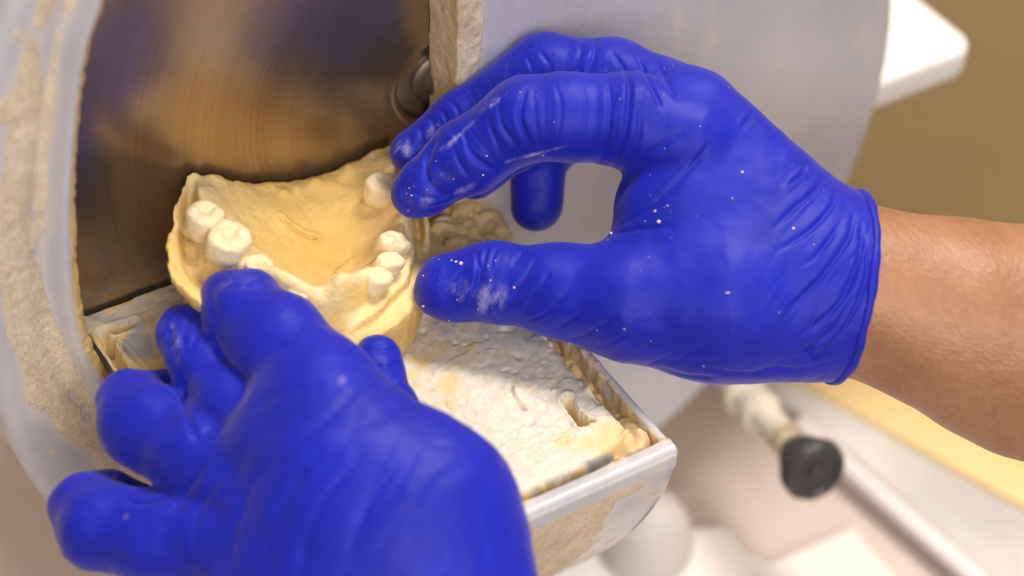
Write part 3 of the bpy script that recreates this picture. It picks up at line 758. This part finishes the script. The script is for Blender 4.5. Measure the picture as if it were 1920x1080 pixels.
# front shell profile traced on the right end plane (Y,Z)
pr = [on(x, y, 0, XR)[[1, 2]] for x, y in [(1264, 842), (1262, 880), (1240, 930), (1200, 982), (1150, 1022), (1075, 1062), (990, 1088)]]
prf = [np.array([YF+16, -30.]), np.array([YF-7, -36.])]+[np.array(p) for p in pr[1:]]
prf = catmull(np.array(prf), 6)
prf_in = [(-700., -330.), (-560, -400), (-10, -420)]
V = []; Fq = []; NX = 160; xs = np.linspace(XL, XR, NX)
prf = np.vstack([prf, [[max(prf[-1][0]+60, -600), prf[-1][1]-40]]])
npf = len(prf)
for x in xs:
    for y, z in prf: V.append((x, y, z))
V = np.array(V)
ii, jj = np.meshgrid(np.arange(NX-1), np.arange(npf-1), indexing='ij')
Q = np.stack([ii*npf+jj, ii*npf+jj+1, (ii+1)*npf+jj+1, (ii+1)*npf+jj], -1).reshape(-1, 4)
pxx, pyy, _ = proj(V)
CR = .28+.22*sst(-10, -60, V[:, 2])*sst(-10, -160, V[:, 0])+pb(1090, 960, 120, 28, .25)+pb(1020, 1000, 60, 50, .3)+pb(1170, 915, 40, 12, .25)-pb(1190, 970, 60, 40, .3)-pb(1120, 880, 120, 14, .6)+pb(985, 965, 20, 12, .5)
CR += fbm(V*np.array([.6, 1, 1]), 50, 3, 60)*.15
CR += .10+.12*sst(200, 0, V[:, 0]+500)+pb(1040, 950, 90, 60, .25)
NN = vnormals(V, Q); sg = 1 if NN[npf*80+6][1] < 0 else -1
V = V+sg*NN*(sst(.35, .6, CR)*(2.5+fbm(V, 30, 4, 61)*2.5))[:, None]
if sg < 0: Q = Q[:, ::-1].copy()
o = mesh('front_shell', V, Q, PAINT, tab, True, {'crust': np.clip(CR, 0, 1), 'amber': 0*CR})
sh = prf.tolist()+[[-40, -330], [-40, -60], [YF+60, -60]]
# right cheek of the shell
bm = bmesh.new(); lo_ = [bm.verts.new((XR-12, y, z)) for y, z in sh]; hi_ = [bm.verts.new((XR-.5, y, z)) for y, z in sh]
bm.faces.new(lo_); bm.faces.new(hi_[::-1]); n_ = len(sh)
for i in range(n_): bm.faces.new((lo_[i], lo_[(i+1) % n_], hi_[(i+1) % n_], hi_[i]))
bm_obj('side_cheek', bm, GREY, tab, False)
# rim rails: front bead, right rail, inner faces crusted
def rail(name, a, b, w, h, z0, seed, crust=.2, amber=.2, par=None):
    """rounded rail from a to b (plan), width w, from z0 to z0+h with plaster crust"""
    a = np.array(a, float); b = np.array(b, float); L = np.linalg.norm(b-a); e = (b-a)/L; nrm_ = np.array([-e[1], e[0]])
    n = int(L/5)+2; sec = []
    r_ = min(w/2, 12)
    for t in np.linspace(0, math.pi, 11): sec.append((-(w/2-r_)*np.sign(math.cos(t))-r_*math.cos(t), h-r_+r_*math.sin(t)))
    sec = [(-w/2, h*q) for q in (0, .25, .5, .75)]+sec+[(w/2, h*q) for q in (.75, .5, .25, 0)]
    V = []; m_ = len(sec)
    for i in range(n):
        p = a+e*L*i/(n-1)
        for s_, z in sec: V.append((p[0]+nrm_[0]*s_, p[1]+nrm_[1]*s_, z0+z))
    V = np.array(V); ii, jj = np.meshgrid(np.arange(n-1), np.arange(m_-1), indexing='ij')
    Q = np.stack([ii*m_+jj, (ii+1)*m_+jj, (ii+1)*m_+jj+1, ii*m_+jj+1], -1).reshape(-1, 4)
    NN = vnormals(V, Q); 
    if NN[m_*3+9][2] < 0: NN = -NN; Q = Q[:, ::-1].copy()
    sside = np.tile([s_ for s_, z in sec], n)
    cr = crust+.35*sst(0, 12, sside)+fbm(V, 40, 3, seed)*.25
    V = V+NN*(sst(.4, .7, cr)*(3+fbm(V, 16, 3, seed+3)*5))[:, None]
    return mesh(name, V, Q, PAINT, par, True, {'crust': np.clip(cr, 0, 1), 'amber': amber*sst(0, 10, sside)})
rail('frame_rail', (XR-9, YF+8), (XR-9, -40), 15, 66, -64, 70, .34, .5, tab)     # +nrm side = inside for this direction
rail('frame_rail', (XL, YF+6), (XR-2, YF+6), 34, 48, -45, 75, .10, .4, tab)
# work plate: height field with slots
st = 2.6
gx = np.arange(XL, XR-12, st); gy = np.arange(YF+26, -6, st); X2, Y2 = np.meshgrid(gx, gy, indexing='ij'); P3 = np.stack([X2, Y2, 0*X2], -1)
def T(px, py): return on(px, py, 2, 0)[:2]
pe = T(1029, 632); pe2 = T(1179, 812); pf = T(1139, 844); pf2 = T(957, 932)
plate = np.array([(XL-10, 20), (pe[0]-10, 20), (pe[0], pe[1]), ((pe[0]+pe2[0])/2-4, (pe[1]+pe2[1])/2), pe2, pf, pf2, (XL-10, pf2[1]-4)])
dpl = polydist(X2, Y2, plate, True)*np.where(inpoly(X2, Y2, plate), -1, 1)+fbm(P3, 40, 4, 80)*5
Z = np.where(True, 2+fbm(P3, 120, 3, 81)*2.0+fbm(P3, 22, 4, 82)*1.6, 0)
gapz = -52-80*sst(pf[1]+30, pf[1]-4, Y2)*sst(pf[0]-10, pf[0]-60, X2)+fbm(P3, 30, 4, 83)*9+14*gs(Y2+770, 60)*gs(X2-30, 50)*2
tn = fbm(P3*np.array([1, 1.5, 1]), 150, 5, 300); Z = Z+1.9*np.round(tn*2.2)-.8*tn
Z = Z*(1-sst(-3, 5, dpl))+gapz*sst(-3, 5, dpl)-5*gs(dpl+4, 7)
def slot(px, w, depth, seed, rough=3):
    global Z
    q = np.array([T(*p) for p in px]); d_ = polydist(X2, Y2, q)-w+fbm(P3, 16, 3, seed)*rough
    Z = Z+(4.0*gs(d_-4, 5)); k = sst(2, -3, d_); Z = Z*(1-k)+(depth+fbm(P3, 14, 3, seed+1)*5)*k
slot([(1062, 750), (1074, 772), (1094, 798)], 10, -150, 90, 4); slot([(1090, 800), (1108, 794)], 8, -60, 190, 3)
slot([(192, 628), (218, 618), (248, 608)], 13, -26, 92)
slot([(190, 630), (205, 655), (236, 704), (252, 730)], 8, -30, 94)
slot([(205, 643), (210, 648)], 9, -60, 96, 1); slot([(236, 702), (246, 714)], 6, -60, 98, 1)
slot([(222, 645), (244, 668), (262, 688)], 2.5, -12, 97, 2)
# flake
fl = [T(957, 728), T(960, 745), T(972, 758), T(982, 766)]
d_ = polydist(X2, Y2, fl); Z += 9*np.exp(-((X2-T(968, 738)[0])/16)**2-((Y2-T(968, 738)[1])/20)**2); Z -= 12*gs(d_, 4)
for _ in range(60):
    q = T(random.uniform(780, 1160), random.uniform(620, 900)); w = random.uniform(3, 9); hgt = random.choice((-4, -3, -2, 1.5, 2)); Z = Z+hgt*np.exp(-((X2-q[0])/w)**2-((Y2-q[1])/(w*random.uniform(.6, 2)))**2)
for x, y, w, h in [(945, 612, 11, 16), (1040, 640, 12, 12), (1025, 628, 10, 14), (1112, 730, 16, 14), (1100, 715, 13, 10), (1080, 660, 12, 9), (1190, 826, 24, 26), (1175, 846, 18, 20), (1205, 812, 16, 20)]:
    q = T(x, y); Z = Z+h*np.exp(-(((X2-q[0])/w)**2+((Y2-q[1])/w)**2)**2)
V = np.stack([X2, Y2, Z], -1).reshape(-1, 3); nx, ny = X2.shape
ii, jj = np.meshgrid(np.arange(nx-1), np.arange(ny-1), indexing='ij')
Q = np.stack([ii*ny+jj, (ii+1)*ny+jj, (ii+1)*ny+jj+1, ii*ny+jj+1], -1).reshape(-1, 4)
pxx, pyy, _ = proj(V)
bare = pb(255, 648, 32, 26, .42)+pb(210, 600, 60, 18, .32)+pb(310, 560, 40, 20, .22)+pb(980, 630, 110, 26, .30)+pb(1130, 870, 40, 9, .7)+pb(800, 600, 60, 30, .1)+pb(1050, 700, 40, 30, .12)-pb(950, 800, 150, 100, .25)
amb = pb(830, 700, 40, 50, .16)+pb(760, 720, 25, 60, .1)+sst(-8, -30, V[:, 2])*.38+pb(1190, 826, 40, 40, .5)+pb(290, 690, 50, 20, .45)+pb(230, 690, 60, 70, .25)+pb(1090, 830, 60, 20, .15)-pb(950, 800, 120, 80, .06)
mesh('table_plate', V, Q, TABLE, tab, True, {'bare': bare, 'amber': amb})
roundbox('table_tray', XL, XR-14, YF+14, -4, -90, -66, GREY, tab, 4)

# plaster rubble packed behind the model, against the housing
def lump_field(name, c, ext, n, rr, mat, parent, seed, st=3.5, amber=.1):
    r2 = np.random.default_rng(seed); c = np.array(c, float); ext = np.array(ext, float)
    lo = c-ext-rr[1]*1.4; hi = c+ext+rr[1]*1.4
    nn = np.ceil((hi-lo)/st).astype(int)+1
    X = (lo[0]+np.arange(nn[0])*st)[:, None, None]; Y = (lo[1]+np.arange(nn[1])*st)[None, :, None]; Z = (lo[2]+np.arange(nn[2])*st)[None, None, :]
    f = None
    for _ in range(n):
        p = c+ext*r2.uniform(-1, 1, 3); p[2] = c[2]+ext[2]*(r2.uniform(-1, 1)-.3*abs((p[0]-c[0])/ext[0])); r = r2.uniform(*rr); s3 = r2.uniform(.7, 1.3, 3)
        nrm3 = r2.normal(size=3); nrm3 /= np.linalg.norm(nrm3)
        dd = np.sqrt(((X-p[0])/s3[0])**2+((Y-p[1])/s3[1])**2+((Z-p[2])/s3[2])**2)-r
        pl = (X-p[0])*nrm3[0]+(Y-p[1])*nrm3[1]+(Z-p[2])*nrm3[2]-r*.2
        dd = np.maximum(dd, pl); f = dd if f is None else smin(f, dd, 5)
    P, Q = surface_nets(f.astype(F32), lo, st); N = vnormals(P, Q); P = P+N*(fbm(P, 26, 4, seed)*5)[:, None]
    return mesh(name, P, Q, mat, parent, True, {'bare': np.zeros(len(P)), 'amber': np.full(len(P), amber+.15)})
c1 = on(872, 432, 2, 30)
lump_field('plaster_crust', (c1[0]-5, c1[1]+10, 10), (78, 62, 16), 60, (12, 40), TABLE, mach, 5)
c2 = on(930, 440, 2, 20); 
lump_field('plaster_crust', (c2[0]-20, -150, 0), (60, 24, 26), 22, (12, 24), TABLE, mach, 8, amber=.2)

# ---- valve with black knob, below and behind the housing
BR = plain('crusted_brass', (.62, .50, .33), .45, .35, sc=60, var=.3); BLK = plain('black_rubber', (.045, .043, .046), .5, sc=60, bump=.1)
v0 = at(1372, 712, -1160); v1 = at(1533, 890, -820); ax = v1-v0; Lv = np.linalg.norm(ax)
CREAM = plain('plaster_coated_pipe', (.72, .66, .55), .6, sc=80)
val = lathe('water_valve', v0, ax, [(-300, 36), (-120, 36), (-60, 40), (0, 38), (40, 36), (44, 52), (78, 54), (84, 44), (130, 42), (136, 50), (160, 50), (166, 38), (Lv-120, 36)], CREAM, mach, 40)
lathe('packing_nut', v0+ax/Lv*(Lv-165), ax, [(0, 40), (6, 46), (34, 46), (40, 34), (70, 30)], BR, val, 6)
lathe('knob', v0+ax/Lv*(Lv-112), ax, [(0, 34), (20, 48), (34, 56), (50, 58), (66, 72), (80, 77), (98, 77), (110, 70), (112, 56), (104, 52), (103, 20), (112, 16), (112, 2)], BLK, val, 60, bumps=lambda t, h: 1+.012*math.sin(t*10) if h > 60 else 1)

# foot under the table
ft = on(1215, 1010, 2, -1120)
lathe('foot', (ft[0], ft[1], -1180), (0, 0, 1), [(0, 110), (60, 110), (130, 92), (170, 70), (190, 30)], plain('foot_grey', (.55, .51, .49), .5, sc=200), mach, 48)
body = lathe('motor_drum', (cx+20, 395, cz), (0, 1, 0), [(0, 700), (500, 700), (540, 660)], GREY, mach, 80)

# ================================================================== SURROUNDINGS
ZC = -1200.
def pz(px, py, z=ZC): return on(px, py, 2, z)[:2]
e0, e1 = pz(1480, 716), pz(1920, 1004); e = e1-e0; Le = np.linalg.norm(e); e = e/Le; nr = np.array([e[1], -e[0]])
if (pz(1700, 700)-e0)@nr < 0: nr = -nr
def strip(o0, o1, a0, a1): return [tuple(e0+nr*o0+e*a0), tuple(e0+nr*o1+e*a0), tuple(e0+nr*o1+e*a1), tuple(e0+nr*o0+e*a1)]
COUNT = plain('pinkish_worktop', (.60, .50, .46), .45, sc=900, var=.07)
def slab(name, pts, z0, z1, mat, bev=10): return prism(name, pts, z0, z1, mat, None, bev)
o = slab('worktop', strip(-6000, 2, -5000, 3500), ZC-300, ZC, COUNT, 0); tag(o, kind='structure')
zl = ZC+70
lp = [pz(x, y, zl) for x, y in [(1150, 520), (1560, 744), (1740, 849), (1920, 950), (2400, 1215), (2300, 1420), (1850, 1082), (1600, 850), (1455, 742), (1000, 480)]]
o = slab('grey_ledge', [tuple(p) for p in lp], ZC-120, zl, plain('grey_plastic', (.60, .57, .56), .5, sc=400, var=.14), 20)
tag(o, 'pale grey raised ledge running along the yellow edge of the bench, blurred', 'ledge')
yp0, yp1 = pz(1000, 440, zl+16), pz(2500, 1270, zl+16); yd = (yp1-yp0)/np.linalg.norm(yp1-yp0); yn = np.array([-yd[1], yd[0]])
if (pz(1700, 700, zl)-yp0)@yn < 0: yn = -yn
o = slab('yellow_edge_strip', [tuple(yp0+yn*3), tuple(yp1+yn*3), tuple(yp1+yn*150), tuple(yp0+yn*150)], ZC-200, zl+16, plain('yellow_laminate', (.78, .58, .27), .5, sc=500, var=.05), 12)
tag(o, 'yellow strip edging the bench behind the bare forearm', 'edge strip')
t0 = e0+e*60-nr*100; t1 = e0+e*3000-nr*230
tb = on(1560, 850, 2, ZC+60); tb1 = on(1830, 1085, 2, ZC+60)
o = lathe('white_tube', tb-(tb1-tb)*.25, tb1-tb, [(0, 22), (5, 26), (np.linalg.norm(tb1-tb)*3.2, 26)], plain('white_plastic', (.82, .77, .78), .35, sc=300, var=.03), None, 32)
tag(o, 'thin white tube lying on the worktop beyond the black knob', 'tube')
wp = [pz(x, y, ZC+40) for x, y in [(1290, 990), (1362, 982), (1403, 1035), (1444, 1054), (1525, 1018), (1600, 985), (1700, 1100), (1800, 1500), (1000, 1500), (1000, 1040), (1180, 985)]]
o = slab('white_tray', [tuple(p) for p in wp], ZC+2, ZC+40, plain('white_ceramic', (.82, .78, .76), .35, sc=500, var=.03), 10)
tag(o, 'white tray at the bottom edge, lying on the worktop below the black knob', 'tray')
# floor and wall
def quad(name, pts, mat):
    return mesh(name, pts, [tuple(range(len(pts)))], mat, None, False)
OL = plain('olive_brown', (.52, .37, .17), .7, sc=2500, var=.1)
o = quad('floor', [(-20000, -20000, -7000), (20000, -20000, -7000), (20000, 20000, -7000), (-20000, 20000, -7000)], plain('tan_floor', (.40, .30, .20), .6, sc=3000)); tag(o, kind='structure')
wc = at(1900, 300, -3500); d3 = np.array([.5, .86]);
wv = np.array([-F_[1], F_[0]]); wv /= np.linalg.norm(wv)
a_ = wc[:2]-wv*30000; b_ = wc[:2]+wv*30000
o = quad('wall', [(a_[0], a_[1], -7000), (b_[0], b_[1], -7000), (b_[0], b_[1], 20000), (a_[0], a_[1], 20000)], OL); tag(o, kind='structure')

# ================================================================== LIGHT
def area(name, loc, target, size, power, col, shape='DISK'):
    l = bpy.data.lights.new(name, 'AREA'); l.shape = shape; l.size = size; l.energy = power; l.color = col
    o = bpy.data.objects.new(name, l); C.objects.link(o); o.location = loc
    o.rotation_euler = (Vector(target)-Vector(loc)).to_track_quat('-Z', 'Y').to_euler(); return o
tgt = (-.02, -.03, 0)
area('ceiling_lamp', (.44, .08, 1.25), tgt, .6, 33, (1, .94, .86))
area('front_fill', (-.35, -1.15, .75), tgt, .9, 13, (1, .93, .88))  # added fill from the left front, brightens the housing face
w = bpy.data.worlds.new('World'); bpy.context.scene.world = w; w.use_nodes = True
bg = w.node_tree.nodes['Background']; bg.inputs[0].default_value = (1, .88, .78, 1); bg.inputs[1].default_value = .27

# ================================================================== CAMERA
cd = bpy.data.cameras.new('camera'); cam = bpy.data.objects.new('camera', cd); C.objects.link(cam)
from mathutils import Matrix
m = Matrix((( R_[0], U_[0], -F_[0], CAM[0]*S), (R_[1], U_[1], -F_[1], CAM[1]*S), (R_[2], U_[2], -F_[2], CAM[2]*S), (0, 0, 0, 1)))
cam.matrix_world = m; cd.sensor_width = 36; cd.lens = 36*D/1920; cd.clip_start = .02; cd.clip_end = 60
cd.dof.use_dof = True; cd.dof.focus_distance = (D-30)*S; cd.dof.aperture_fstop = 6.0
sc = bpy.context.scene; sc.camera = cam
sc.view_settings.view_transform = 'Standard'; sc.view_settings.look = 'None'; sc.view_settings.exposure = .03; sc.view_settings.gamma = 1
sc.render.engine = 'CYCLES'
